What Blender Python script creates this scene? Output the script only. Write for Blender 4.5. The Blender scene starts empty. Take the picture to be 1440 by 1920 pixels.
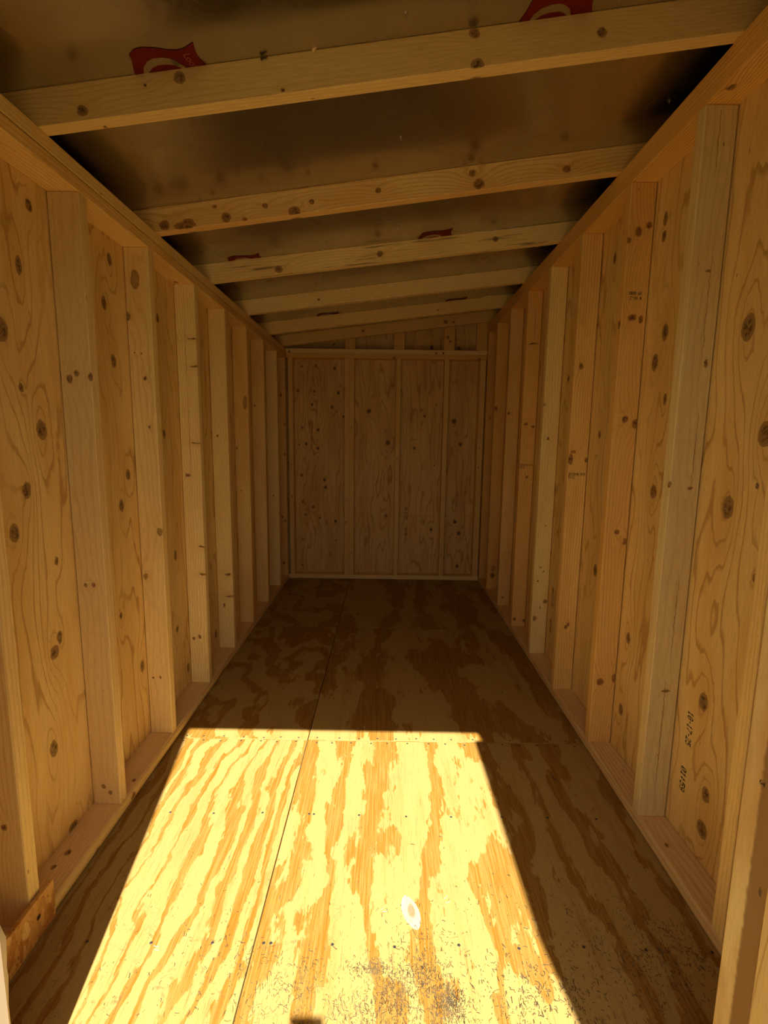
import bpy, bmesh, math, random
from mathutils import Matrix, Vector

random.seed(7)
I = 0.0254                      # everything below is written in inches and scaled by this
SC = bpy.context.scene
COL = SC.collection

# ------------------------------------------------------------------ measured frame of the shed (inches)
CAM_H = 47.742
XL, XR = -33.087, 32.051        # inner faces of the side framing
PL, PR = XL - 3.5, XR + 3.5     # inner faces of the side siding panels
YB, PB = 166.64, 170.14         # back framing face / back panel face
ZL, ZR = 73.37, 82.0            # undersides of the double top plates
SLOPE = (ZR - ZL) / (XR - XL)
CS = 1 / math.hypot(1, SLOPE)
RH = 3.3                        # rafter height below the roof deck
def zraf(x): return ZL + 3 + SLOPE * (x - XL)          # rafter underside
def zdeck(x): return zraf(x) + RH / CS                  # deck underside

# ------------------------------------------------------------------ camera
def make_camera():
    yaw, p, r = -0.0038, 0.1446, 0.0133
    cy, sy, cp, sp, cr, sr = math.cos(yaw), math.sin(yaw), math.cos(p), math.sin(p), math.cos(r), math.sin(r)
    Rz = Matrix(((cy, -sy, 0), (sy, cy, 0), (0, 0, 1)))
    B = Matrix(((1, 0, 0), (0, 0, -1), (0, 1, 0)))
    Rp = Matrix(((1, 0, 0), (0, cp, -sp), (0, sp, cp)))
    Rr = Matrix(((cr, -sr, 0), (sr, cr, 0), (0, 0, 1)))
    R = Rr @ Rp @ B @ Rz
    cd = bpy.data.cameras.new('camera')
    cd.sensor_fit = 'HORIZONTAL'; cd.sensor_width = 36.0
    cd.lens = 934.36 / 1440 * 36
    cd.clip_start = 0.01; cd.clip_end = 200
    co = bpy.data.objects.new('camera', cd); COL.objects.link(co)
    M = Matrix.Identity(4)
    for i in range(3):
        M[i][0] = R[0][i]; M[i][1] = -R[1][i]; M[i][2] = -R[2][i]
    M[2][3] = CAM_H * I
    co.matrix_world = M
    SC.camera = co
make_camera()

# ------------------------------------------------------------------ light
SUN_DIR = Vector((-0.155, 1.0, -1.381)).normalized()
def make_light():
    sd = bpy.data.lights.new('sun', 'SUN')
    sd.energy = 5.0; sd.angle = math.radians(0.6); sd.color = (1.0, 0.90, 0.74)
    so = bpy.data.objects.new('sun', sd); COL.objects.link(so)
    so.rotation_euler = SUN_DIR.to_track_quat('-Z', 'Y').to_euler()
    so.location = (1, -3, 6)
    w = bpy.data.worlds.new('sky'); SC.world = w; w.use_nodes = True
    nt = w.node_tree
    bg = nt.nodes['Background']
    sky = nt.nodes.new('ShaderNodeTexSky')
    sky.sky_type = 'NISHITA'; sky.sun_disc = False
    sky.sun_elevation = math.asin(-SUN_DIR.z)
    sky.sun_rotation = math.atan2(-SUN_DIR.x, -SUN_DIR.y)
    sky.air_density = 1.0; sky.dust_density = 2.0; sky.ozone_density = 1.0
    wb = nt.nodes.new('ShaderNodeMix'); wb.data_type = 'RGBA'; wb.blend_type = 'MULTIPLY'      # the camera's warm white balance
    wb.inputs[0].default_value = 1.0; wb.inputs[7].default_value = (1.0, .84, .58, 1)
    nt.links.new(sky.outputs[0], wb.inputs[6]); nt.links.new(wb.outputs[2], bg.inputs[0]); bg.inputs[1].default_value = 0.045
    v = SC.view_settings
    SC.display_settings.display_device = 'sRGB'
    v.view_transform = 'Standard'; v.look = 'None'; v.gamma = 1.0; v.use_curve_mapping = False
    v.exposure = 1.75
    try:
        SC.cycles.max_bounces = 12; SC.cycles.diffuse_bounces = 8; SC.cycles.glossy_bounces = 6
        SC.cycles.sample_clamp_indirect = 6.0
    except Exception: pass
make_light()

# ------------------------------------------------------------------ node helpers
class NB:
    def __init__(s, nt): s.nt = nt
    def new(s, t, **k):
        n = s.nt.nodes.new(t)
        for a, b in k.items(): setattr(n, a, b)
        return n
    def put(s, sock, v):
        if isinstance(v, bpy.types.NodeSocket): s.nt.links.new(v, sock)
        elif v is not None:
            if isinstance(v, (tuple, list)) and len(v) == 3 and sock.type == 'RGBA': v = (*v, 1)
            sock.default_value = v
    def m(s, op, a, b=None, c=None, clamp=False):
        n = s.new('ShaderNodeMath', operation=op, use_clamp=clamp)
        s.put(n.inputs[0], a); s.put(n.inputs[1], b); s.put(n.inputs[2], c)
        return n.outputs[0]
    def vm(s, op, a, b=None, out=0):
        n = s.new('ShaderNodeVectorMath', operation=op)
        s.put(n.inputs[0], a); s.put(n.inputs[1], b)
        return n.outputs[out]
    def ss(s, v, a, b, lo=0.0, hi=1.0):
        n = s.new('ShaderNodeMapRange', interpolation_type='SMOOTHSTEP')
        for i, x in enumerate((v, a, b, lo, hi)): s.put(n.inputs[i], x)
        return n.outputs[0]
    def noise(s, vec, scale=1.0, detail=2.0, rough=0.5, dist=0.0):
        n = s.new('ShaderNodeTexNoise')
        s.put(n.inputs['Vector'], vec); s.put(n.inputs['Scale'], scale); s.put(n.inputs['Detail'], detail)
        s.put(n.inputs['Roughness'], rough); s.put(n.inputs['Distortion'], dist)
        return n.outputs[0]
    def mix(s, f, a, b, blend='MIX'):
        n = s.new('ShaderNodeMix', data_type='RGBA', blend_type=blend)
        s.put(n.inputs[0], f); s.put(n.inputs[6], a); s.put(n.inputs[7], b)
        return n.outputs[2]
    def comb(s, x, y, z=0.0):
        n = s.new('ShaderNodeCombineXYZ')
        s.put(n.inputs[0], x); s.put(n.inputs[1], y); s.put(n.inputs[2], z)
        return n.outputs[0]
    def sep(s, v):
        n = s.new('ShaderNodeSeparateXYZ'); s.put(n.inputs[0], v); return n.outputs
    def uv(s): return s.new('ShaderNodeUVMap', uv_map='uv').outputs[0]

def new_group(name, ins, outs):
    g = bpy.data.node_groups.new(name, 'ShaderNodeTree')
    for n, t, d in ins:
        k = g.interface.new_socket(n, in_out='INPUT', socket_type=t)
        if d is not None: k.default_value = d
    for n, t in outs: g.interface.new_socket(n, in_out='OUTPUT', socket_type=t)
    nb = NB(g)
    return g, nb, g.nodes.new('NodeGroupInput'), g.nodes.new('NodeGroupOutput')

F, V, C4 = 'NodeSocketFloat', 'NodeSocketVector', 'NodeSocketColor'
def knot_group():
    g, b, gi, go = new_group('knot', [('P', V, None), ('C', V, None), ('R', V, None)], [('Bump', F), ('Mask', F)])
    d = b.vm('MULTIPLY', b.vm('SUBTRACT', gi.outputs['P'], gi.outputs['C']), gi.outputs['R'])
    x, y, _ = b.sep(d)
    yy = b.m('MULTIPLY', y, y)
    d2 = b.m('ADD', b.m('MULTIPLY', x, x), yy)
    e2 = b.m('ADD', b.m('MULTIPLY', x, x), b.m('MULTIPLY', yy, 0.22))
    q = b.m('MULTIPLY_ADD', e2, 0.14, 1.0)
    b.put(go.inputs['Bump'], b.m('DIVIDE', 1.0, b.m('MULTIPLY', q, q)))
    b.put(go.inputs['Mask'], b.ss(d2, 1.35, 0.25))
    return g
KNOT = knot_group()

def lumber_group():
    g, b, gi, go = new_group('lumber_grain', [
        ('UV', V, None), ('Bump', F, 0.), ('Mask', F, 0.), ('Seed', F, 0.), ('Freq', F, 2.0), ('Warp', F, 5.0),
        ('Light', C4, None), ('Line', C4, None), ('Warm', C4, None), ('Knot', C4, None),
        ('LineAmt', F, .5), ('WarmAmt', F, .5), ('Sharp', F, .5), ('Specks', F, .5)], [('Color', C4), ('Height', F)])
    o = gi.outputs
    u, v, _ = b.sep(o['UV'])
    n1 = b.noise(b.comb(b.m('MULTIPLY', u, 0.13), b.m('MULTIPLY', v, 0.022), o['Seed']), 1, 2.5, .55)
    n2 = b.noise(b.comb(b.m('MULTIPLY', u, 1.1), b.m('MULTIPLY', v, 0.16), b.m('ADD', o['Seed'], 9.)), 1, 2)
    fld = b.m('MULTIPLY', u, o['Freq'])
    fld = b.m('ADD', fld, b.m('MULTIPLY', b.m('SUBTRACT', n1, .5), o['Warp']))
    fld = b.m('ADD', fld, o['Bump'])
    fld = b.m('ADD', fld, b.m('MULTIPLY', b.m('SUBTRACT', n2, .5), .5))
    fr = b.m('FRACT', fld)
    line = b.m('MULTIPLY', b.ss(fr, o['Sharp'], .90), b.ss(fr, 1.0, .945))
    fine = b.noise(b.comb(b.m('MULTIPLY', u, 22.), b.m('MULTIPLY', v, .55), o['Seed']), 1, 2, .6)
    big = b.noise(b.comb(b.m('MULTIPLY', u, .28), b.m('MULTIPLY', v, .05), b.m('ADD', o['Seed'], 31.)), 1, 3, .6)
    col = b.mix(b.m('MULTIPLY', b.ss(big, .38, .70), o['WarmAmt']), o['Light'], o['Warm'])
    amp = b.ss(b.noise(b.comb(b.m('MULTIPLY', u, .2), b.m('MULTIPLY', v, .04), b.m('ADD', o['Seed'], 77.)), 1, 1), .25, .65, .35, 1.0)
    col = b.mix(b.m('MULTIPLY', b.m('MULTIPLY', line, o['LineAmt']), amp), col, o['Line'])
    k = b.ss(fine, .3, .7, .86, 1.06)
    col = b.mix(1.0, col, b.comb(k, k, k), 'MULTIPLY')
    # pin knots, pitch flecks, nail marks
    vo = b.new('ShaderNodeTexVoronoi', feature='F1')
    b.put(vo.inputs['Vector'], b.comb(b.m('MULTIPLY', u, .8), b.m('MULTIPLY', v, .26), o['Seed'])); b.put(vo.inputs['Scale'], 1.0)
    rnd = b.sep(vo.outputs['Color'])
    rad = b.m('MULTIPLY', b.ss(rnd[0], b.m('SUBTRACT', .85, o['Specks']), 1.0), .085)
    sp = b.ss(vo.outputs['Distance'], rad, b.m('MULTIPLY', rad, .45))
    col = b.mix(b.m('MULTIPLY', sp, .8), col, o['Knot'])
    # knots: darker rim, mottled core
    mk = o['Mask']
    mott = b.noise(o['UV'], 4.0, 3)
    halo = b.m('MULTIPLY', b.m('ABSOLUTE', o['Bump']), .22, clamp=True)
    col = b.mix(b.m('MULTIPLY', halo, .7), col, b.mix(.4, o['Warm'], o['Line']))
    kc = b.mix(b.ss(mk, .3, .8), b.mix(.55, o['Knot'], o['Warm']), b.mix(.22, o['Knot'], o['Warm']))
    col = b.mix(b.m('MULTIPLY', b.ss(mk, .06, .45), .88), col, kc)
    rim = b.m('MULTIPLY', b.ss(mk, .06, .28), b.ss(mk, .62, .32))
    col = b.mix(b.m('MULTIPLY', rim, .6), col, o['Knot'])
    rag = b.noise(o['UV'], 2.2, 3, .65)
    core = b.ss(b.m('ADD', mk, b.m('MULTIPLY', b.m('SUBTRACT', rag, .5), 1.5)), .9, 1.15)
    core = b.m('MULTIPLY', core, b.ss(mk, .4, .7))
    col = b.mix(b.m('MULTIPLY', core, .72), col, (.02, .008, .005))
    b.put(go.inputs['Color'], col)
    b.put(go.inputs['Height'], b.m('ADD', b.m('MULTIPLY', fine, .5), b.m('MULTIPLY', line, -.25)))
    return g
LUMBER = lumber_group()

PALE = (0.808, 0.611, 0.280); WARM = (0.719, 0.470, 0.165); LINE = (0.463, 0.235, 0.065); KNOTC = (.16, .06, .018)
def lumber(name, knots=(), seed=0., freq=2.2, warp=5., light=PALE, line=LINE, warm=WARM, knot=KNOTC, lineamt=.45,
           warmamt=.55, sharp=.5, specks=.25, amp=2.2, stain=None, rough=.62):
    m = bpy.data.materials.new(name); m.use_nodes = True
    nt = m.node_tree; b = NB(nt); bs = nt.nodes['Principled BSDF']
    uv = b.uv(); bump = None; mask = None
    if knots:
        jit = b.new('ShaderNodeTexNoise'); b.put(jit.inputs['Vector'], uv); b.put(jit.inputs['Scale'], 1.3); b.put(jit.inputs['Detail'], 2.)
        P = b.vm('ADD', uv, b.vm('MULTIPLY', b.vm('SUBTRACT', jit.outputs[1], (.5, .5, .5)), (.38, .6, 0)))
        for kn in knots:
            u, v, ru, rv = kn[:4]; st = kn[4] if len(kn) > 4 else 1.0
            gn = b.new('ShaderNodeGroup'); gn.node_tree = KNOT
            b.put(gn.inputs['P'], P); gn.inputs['C'].default_value = (u, v, 0); gn.inputs['R'].default_value = (1 / ru, 1 / rv, 0)
            bump = b.m('MULTIPLY_ADD', gn.outputs['Bump'], amp * min(1.5, ru / .5) * (1 if int(u * 37 + v * 11) % 3 else -1), bump if bump else 0.)
            mk = b.m('MULTIPLY', gn.outputs['Mask'], st)
            mask = b.m('MAXIMUM', mk, mask) if mask else mk
    gn = b.new('ShaderNodeGroup'); gn.node_tree = LUMBER
    vals = dict(UV=uv, Bump=bump, Mask=mask, Seed=float(seed), Freq=freq, Warp=warp, Light=light, Line=line, Warm=warm, Knot=knot,
                LineAmt=lineamt, WarmAmt=warmamt, Sharp=sharp, Specks=specks)
    for k, v in vals.items():
        if v is not None: b.put(gn.inputs[k], v)
    col = gn.outputs['Color']
    if stain:                                   # blue-stain streaks in the sapwood
        u, v, _ = b.sep(uv)
        n = b.noise(b.comb(b.m('MULTIPLY', u, 1.5), b.m('MULTIPLY', v, .07), seed + 3.), 1, 3, .6)
        col = b.mix(b.m('MULTIPLY', b.ss(n, .56, .68), stain), col, (.11, .085, .05))
    b.put(bs.inputs['Base Color'], col); bs.inputs['Roughness'].default_value = rough
    bs.inputs['Specular IOR Level'].default_value = .3
    bp = b.new('ShaderNodeBump'); bp.inputs['Strength'].default_value = .12; bp.inputs['Distance'].default_value = .002
    b.put(bp.inputs['Height'], gn.outputs['Height']); b.put(bs.inputs['Normal'], bp.outputs[0])
    return m

def floor_mat(name, seed, freq, warp, thr, stretch=.03, jag=.45, pale=(.37, .255, .085), dark=(.245, .112, .009), cross=0., dirt=1.0, wig=1.2):
    m = bpy.data.materials.new(name); m.use_nodes = True
    nt = m.node_tree; b = NB(nt); bs = nt.nodes['Principled BSDF']
    uv = b.uv(); u, v, _ = b.sep(uv)
    n1 = b.noise(b.comb(b.m('MULTIPLY', u, .075), b.m('MULTIPLY', v, stretch), seed), 1, 2.5, .5)
    n2 = b.noise(b.comb(b.m('MULTIPLY', u, .40), b.m('MULTIPLY', v, .13), seed + 5.), 1, 4, .6)
    jg = b.noise(b.comb(b.m('MULTIPLY', u, 2.2), b.m('MULTIPLY', v, .42), seed + 8.), 1, 5, .72)
    fld = b.m('ADD', b.m('MULTIPLY', u, freq), b.m('MULTIPLY', v, cross))
    fld = b.m('ADD', fld, b.m('MULTIPLY', b.m('SUBTRACT', n1, .5), warp))
    fld = b.m('ADD', fld, b.m('MULTIPLY', b.m('SUBTRACT', n2, .5), wig))
    fr = b.m('FRACT', fld)
    tri = b.m('ABSOLUTE', b.m('SUBTRACT', b.m('MULTIPLY', fr, 2.), 1.))
    e = b.m('ADD', tri, b.m('MULTIPLY', b.m('SUBTRACT', jg, .5), jag))
    tv = b.noise(b.comb(b.m('MULTIPLY', u, .11), b.m('MULTIPLY', v, .03), seed + 40.), 1, 2)
    tw = b.m('MULTIPLY_ADD', b.m('SUBTRACT', tv, .5), 1.5, thr)
    band = b.ss(b.m('SUBTRACT', e, tw), -.05, .05)
    fine = b.noise(b.comb(b.m('MULTIPLY', u, 5.5), b.m('MULTIPLY', v, .13), seed), 1, 4, .75)
    soft = b.noise(b.comb(b.m('MULTIPLY', u, .6), b.m('MULTIPLY', v, .06), seed + 20.), 1, 3)
    dk = b.mix(b.ss(fine, .38, .62), b.mix(.45, dark, pale), b.mix(.12, dark, (.10, .035, .006)))
    pl = b.mix(b.m('MULTIPLY', b.ss(soft, .45, .75), .45), pale, b.mix(.5, pale, dark))
    col = b.mix(band, pl, dk)
    # open grain scratches
    scr = b.noise(b.comb(b.m('MULTIPLY', u, 9.), b.m('MULTIPLY', v, .24), seed + 2.), 1, 3, .7)
    col = b.mix(b.m('MULTIPLY', b.ss(scr, .56, .68), b.ss(soft, .35, .6, .25, .75)), col, (.20, .095, .02))
    # grey weathering and trodden-in soil towards the doorway
    wx = b.noise(uv, .12, 4, .6)
    near = b.ss(v, 58., 33.)
    soil = b.noise(uv, .55, 5, .68)
    soil2 = b.noise(uv, 2.6, 4, .7)
    s1 = b.m('MULTIPLY', b.m('MULTIPLY', b.ss(soil, .53, .66), b.ss(soil2, .46, .60)), b.m('MULTIPLY', near, dirt))
    col = b.mix(b.m('MULTIPLY', s1, .62), col, (.085, .062, .03))
    sp = b.noise(uv, 5.5, 2, .5)
    col = b.mix(b.m('MULTIPLY', b.m('MULTIPLY', b.ss(sp, .67, .73), b.ss(v, 75., 38., .15, 1.)), .75), col, (.05, .032, .015))
    col = b.mix(b.m('MULTIPLY', b.ss(wx, .52, .72), .14), col, (.20, .13, .055))
    b.put(bs.inputs['Base Color'], col); bs.inputs['Roughness'].default_value = .58
    bs.inputs['Specular IOR Level'].default_value = .25
    bp = b.new('ShaderNodeBump'); bp.inputs['Strength'].default_value = .15; bp.inputs['Distance'].default_value = .002
    b.put(bp.inputs['Height'], b.m('ADD', fine, scr)); b.put(bs.inputs['Normal'], bp.outputs[0])
    return m

def plain(name, col, rough=.6, metal=0., spec=.4, vary=.12, scale=6.):
    m = bpy.data.materials.new(name); m.use_nodes = True
    nt = m.node_tree; b = NB(nt); bs = nt.nodes['Principled BSDF']
    tc = b.new('ShaderNodeTexCoord')
    n = b.noise(tc.outputs['Object'], scale / I / 40, 3)
    k = b.ss(n, .3, .7, 1 - vary, 1 + vary)
    b.put(bs.inputs['Base Color'], b.mix(1., (*col, 1), b.comb(k, k, k), 'MULTIPLY'))
    bs.inputs['Roughness'].default_value = rough; bs.inputs['Metallic'].default_value = metal
    bs.inputs['Specular IOR Level'].default_value = spec
    return m

def foil_mat():
    m = bpy.data.materials.new('foil_facing'); m.use_nodes = True
    nt = m.node_tree; b = NB(nt); bs = nt.nodes['Principled BSDF']
    uv = b.uv()
    cl = b.noise(uv, .05, 3, .6)
    k = b.ss(cl, .3, .7, .85, 1.0)
    b.put(bs.inputs['Base Color'], b.mix(1., (.60, .58, .54, 1), b.comb(k, k, k), 'MULTIPLY'))
    bs.inputs['Metallic'].default_value = 1.0
    b.put(bs.inputs['Roughness'], b.ss(b.noise(uv, .12, 3), .3, .7, .20, .30))
    u, v, _ = b.sep(uv)
    crz = b.m('MULTIPLY', b.ss(v, 50., 44.), b.ss(u, -6., -18.))
    rid = b.m('ABSOLUTE', b.m('SUBTRACT', b.noise(uv, .22, 3, .55, .5), .5))
    flat = b.noise(uv, .9, 2)
    hgt = b.m('ADD', b.m('MULTIPLY', b.m('MULTIPLY', b.ss(rid, 0., .12), crz), .16), b.m('MULTIPLY', flat, .015))
    bp = b.new('ShaderNodeBump'); bp.inputs['Strength'].default_value = .5; bp.inputs['Distance'].default_value = .004
    b.put(bp.inputs['Height'], hgt); b.put(bs.inputs['Normal'], bp.outputs[0])
    return m

def osb_mat():
    m = bpy.data.materials.new('strand_board'); m.use_nodes = True
    nt = m.node_tree; b = NB(nt); bs = nt.nodes['Principled BSDF']
    uv = b.uv()
    w = b.new('ShaderNodeTexNoise'); b.put(w.inputs['Vector'], uv); b.put(w.inputs['Scale'], 1.2)
    P = b.vm('ADD', uv, b.vm('MULTIPLY', w.outputs[1], (.8, .8, 0)))
    vo = b.new('ShaderNodeTexVoronoi', feature='F1'); b.put(vo.inputs['Vector'], b.vm('MULTIPLY', P, (1.5, .62, 1))); b.put(vo.inputs['Scale'], 1.)
    r = b.sep(vo.outputs['Color'])
    col = b.mix(r[0], (.70, .42, .12), (.46, .19, .035))
    col = b.mix(b.ss(r[1], .75, .95), col, (.80, .55, .20))
    fl = b.noise(b.vm('MULTIPLY', uv, (2.4, 1.2, 1)), 1.6, 4, .7)
    col = b.mix(b.m('MULTIPLY', b.ss(fl, .56, .66), .85), col, (.10, .04, .012))
    # the knocked-through nail hole
    d = b.vm('DISTANCE', uv, (41.2, 2.5, 0), 1)
    col = b.mix(b.ss(d, .34, .18), col, (.01, .006, .004))
    b.put(bs.inputs['Base Color'], col); bs.inputs['Roughness'].default_value = .55
    bp = b.new('ShaderNodeBump'); bp.inputs['Strength'].default_value = .3; bp.inputs['Distance'].default_value = .003
    b.put(bp.inputs['Height'], b.m('ADD', r[2], fl)); b.put(bs.inputs['Normal'], bp.outputs[0])
    return m

# ------------------------------------------------------------------ mesh helpers
def link(name, me, mat=None, parent=None, mw=None):
    o = bpy.data.objects.new(name, me); COL.objects.link(o)
    if mat is not None and me is not None: me.materials.append(mat)
    if mw is not None: o.matrix_world = mw
    if parent is not None: o.parent = parent
    return o

def box(name, a, c, mat, parent=None, grain=2, flip=False, u0=0., v0=None, bev=.07, seg=1, mw=None, pos=None):
    """Box from corner a to corner c (inches).  UV in inches: v runs along the grain axis, u wraps
    round the other two axes; faces across the grain show end grain."""
    a = list(a); c = list(c)
    org = pos if pos is not None else [(a[0] + c[0]) / 2, (a[1] + c[1]) / 2, a[2]]
    bm = bmesh.new()
    vs = [bm.verts.new((x, y, z)) for x in (a[0], c[0]) for y in (a[1], c[1]) for z in (a[2], c[2])]
    for f in ((0, 1, 3, 2), (4, 6, 7, 5), (0, 4, 5, 1), (2, 3, 7, 6), (0, 2, 6, 4), (1, 5, 7, 3)):
        bm.faces.new([vs[i] for i in f])
    bmesh.ops.recalc_face_normals(bm, faces=bm.faces)
    if bev: bmesh.ops.bevel(bm, geom=list(bm.edges), offset=bev, segments=seg, affect='EDGES', profile=.5)
    A, B_ = [k for k in range(3) if k != grain]
    L = bm.loops.layers.uv.new('uv')
    base = 0. if v0 is None else v0 - a[grain]
    for f in bm.faces:
        n = f.normal; k = max(range(3), key=lambda q: abs(n[q]))
        for lp in f.loops:
            p = lp.vert.co
            if k == B_: uu = (c[A] - p[A]) if flip else (p[A] - a[A])
            elif k == A: uu = (c[A] - a[A]) + (p[B_] - a[B_])
            else: uu = p[A] - a[A]
            vv = p[grain] + base if k != grain else base + 300 + (p[B_] - a[B_]) * 4
            lp[L].uv = (uu + u0, vv)
    for v in bm.verts: v.co = (v.co - Vector(org)) * I
    me = bpy.data.meshes.new(name); bm.to_mesh(me); bm.free()
    o = link(name, me, mat, None)
    if mw is not None: o.matrix_world = mw
    else: o.location = Vector(org) * I
    if parent is not None:
        o.parent = parent; o.matrix_parent_inverse = wm(parent).inverted()
    return o

def poly_mesh(name, verts, faces, mat, parent=None, uvf=None, smooth=False):
    me = bpy.data.meshes.new(name)
    me.from_pydata([Vector(v) * I for v in verts], [], faces)
    L = me.uv_layers.new(name='uv')
    for lp in me.loops:
        p = verts[lp.vertex_index]
        L.data[lp.index].uv = uvf(p) if uvf else (p[0], p[1])
    if smooth:
        for p in me.polygons: p.use_smooth = True
    me.update()
    o = link(name, me, mat)
    if parent is not None: o.parent = parent
    return o

def structure(name, label=None):
    o = bpy.data.objects.new(name, None); COL.objects.link(o); o['kind'] = 'structure'
    if label: o['label'] = label
    o.empty_display_size = .1
    return o
def wm(o):
    return wm(o.parent) @ o.matrix_parent_inverse @ o.matrix_basis if o.parent else o.matrix_basis.copy()
def keep_parent(o, p):
    o.parent = p; o.matrix_parent_inverse = wm(p).inverted()
def tag(o, label, cat, group=None):
    o['label'] = label; o['category'] = cat
    if group: o['group'] = group
    return o

# dot-matrix characters, 5x7, for the inkjet stamps on the timber
GLY = {'0': '0E11131519110E', '1': '040C040404040E', '2': '0E11010204081F', '3': '1F02040201110E', '4': '02060A121F0202',
       '5': '1F101E0101110E', '6': '0608101E11110E', '7': '1F010204080808', '8': '0E11110E11110E', '9': '0E11110F01020C',
       '-': '0000000E000000', '/': '00010204081000', ':': '000C0C000C0C00', 'A': '0E11111F111111', 'N': '11111915131111',
       'O': '0E11111111110E', '.': '00000000000C0C', 'S': '0F10100E01011E', 'P': '1E11111E101010', 'F': '1F10101E101010',
       'D': '1C12111111121C', '#': '0A0A1F0A1F0A0A', ' ': '00000000000000'}
def stamp(name, text, org, du, dv, nrm, cw, chh, mat, parent, dot=1.12):
    """Dot-matrix text: org = top-left of the text, du = reading direction, dv = glyph-up direction."""
    org, du, dv, nrm = map(Vector, (org, du, dv, nrm))
    vs = []; fs = []
    px = cw / 6.; py = chh / 7.
    for ci, ch in enumerate(text):
        g = GLY[ch]
        for r in range(7):
            bits = int(g[2 * r:2 * r + 2], 16)
            for k in range(5):
                if bits >> (4 - k) & 1:
                    c0 = org + du * (ci * cw + k * px) - dv * (r * py) + nrm * .02
                    i = len(vs)
                    for (s, t) in ((0, 0), (dot, 0), (dot, dot), (0, dot)):
                        vs.append(c0 + du * (s * px) - dv * (t * py))
                    fs.append((i, i + 3, i + 2, i + 1))
    o = poly_mesh(name, vs, fs, mat)
    if parent is not None: keep_parent(o, parent)
    o['label'] = 'black inkjet stamp reading ' + text
    return o

INK = plain('stamp_ink', (.012, .009, .008), .7)
bpy.context.view_layer.update()

# ------------------------------------------------------------------ floor
floor = structure('floor', 'plywood floor of the shed')
joist_mat = lumber('joist_wood', seed=90)
box('subfloor', (-38, 25.5, -6), (37, 174, -.78), joist_mat, floor, grain=0, bev=0)
SH = [(-37, -12.06, 25.6, 73.5, dict(seed=1.3, freq=.46, warp=4.2, thr=.66, stretch=.04, jag=.42, wig=1.7)),
      (-11.94, 36, 25.6, 73.5, dict(seed=12.9, freq=.15, warp=3.0, thr=.57, stretch=.026, jag=.85, wig=1.5)),
      (-37, -12.06, 73.64, 121.5, dict(seed=7.1, freq=.06, warp=5.2, thr=.56, stretch=.05, jag=.5, cross=.05)),
      (-11.94, 36, 73.64, 121.5, dict(seed=17.7, freq=.06, warp=2.6, thr=.50, stretch=.035, jag=.8)),
      (-37, -12.06, 121.62, 170.1, dict(seed=23.2, freq=.05, warp=3.6, thr=.56, stretch=.07, jag=.45, cross=.05)),
      (-11.94, 36, 121.62, 170.1, dict(seed=31.5, freq=.09, warp=2.2, thr=.48, stretch=.03, jag=.7))]
for x0, x1, y0, y1, kw in SH:
    fm = floor_mat('floor_plywood', **kw)
    o = box('floor_sheet', (x0, y0, -.72), (x1, y1, 0), fm, floor, grain=1, u0=x0, bev=.03)
# nail heads
def discs(name, pts, r, mat, parent, h=.03, n=8):
    vs = []; fs = []
    for (x, y, z) in pts:
        i = len(vs)
        for k in range(n):
            t = 2 * math.pi * k / n
            vs.append((x + r * math.cos(t), y + r * math.sin(t), z + h))
        for k in range(n):
            t = 2 * math.pi * k / n
            vs.append((x + 1.25 * r * math.cos(t), y + 1.25 * r * math.sin(t), z + .003))
        fs.append(tuple(range(i, i + n)))
        for k in range(n): fs.append((i + k, i + n + k, i + n + (k + 1) % n, i + (k + 1) % n))
    o = poly_mesh(name, vs, fs, mat)
    if parent is not None: keep_parent(o, parent)
    return o
NAIL = plain('nail_steel', (.045, .04, .04), .5, .3)
nails = []
for y, x0, dx in ((41.1, -27.8, 5.9), (57.7, -27.4, 6.1), (74.2, -31.8, 3.08), (73.0, -31.4, 2.95), (89.9, -31., 6.0), (105.8, -30., 6.1),
                  (121.1, -31.5, 3.2), (122.2, -30.6, 3.1), (138., -30, 6.), (154., -29., 6.1), (165.5, -27., 7.)):
    x = x0
    while x < 31.5:
        nails.append((x + random.uniform(-.35, .35), y + random.uniform(-.18, .18), 0.)); x += dx
nails += [(-8.7, 57.7, 0), (-11.1, 41.1, 0), (24.5, 65.5, 0), (24.7, 65.2, 0)]
o = discs('nail_heads', nails, .13, NAIL, floor); o['kind'] = 'stuff'; o['label'] = 'rows of dark nail heads in the floor sheets'
# oval repair plug in the face veneer
PLUG = lumber('plug_veneer', seed=44, freq=1.2, warp=3., light=(0.542, 0.512, 0.370), line=(0.217, 0.146, 0.060), warm=(0.473, 0.418, 0.270), lineamt=.85, sharp=.62, specks=0., amp=7., knots=[(3.2, 44.6, .45, 1.0, .25)])
pv = []
ax = Vector((.30, -1., 0)).normalized(); px_ = Vector((ax.y, -ax.x, 0))
for k in range(28):
    t = 2 * math.pi * k / 28
    L_ = 1.95 * math.cos(t); W_ = .86 * math.sin(t) * (1 - .25 * math.cos(t) ** 2)
    q = Vector((3.12, 44.5, 0)) + ax * L_ + px_ * W_
    pv.append((q.x, q.y, .012))
o = poly_mesh('veneer_plug', pv, [tuple(range(28))[::-1]], PLUG); keep_parent(o, floor); o['label'] = 'pale oval veneer plug set in the sunlit floor'
if o.data.polygons[0].normal.z < 0: o.data.flip_normals()

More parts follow.
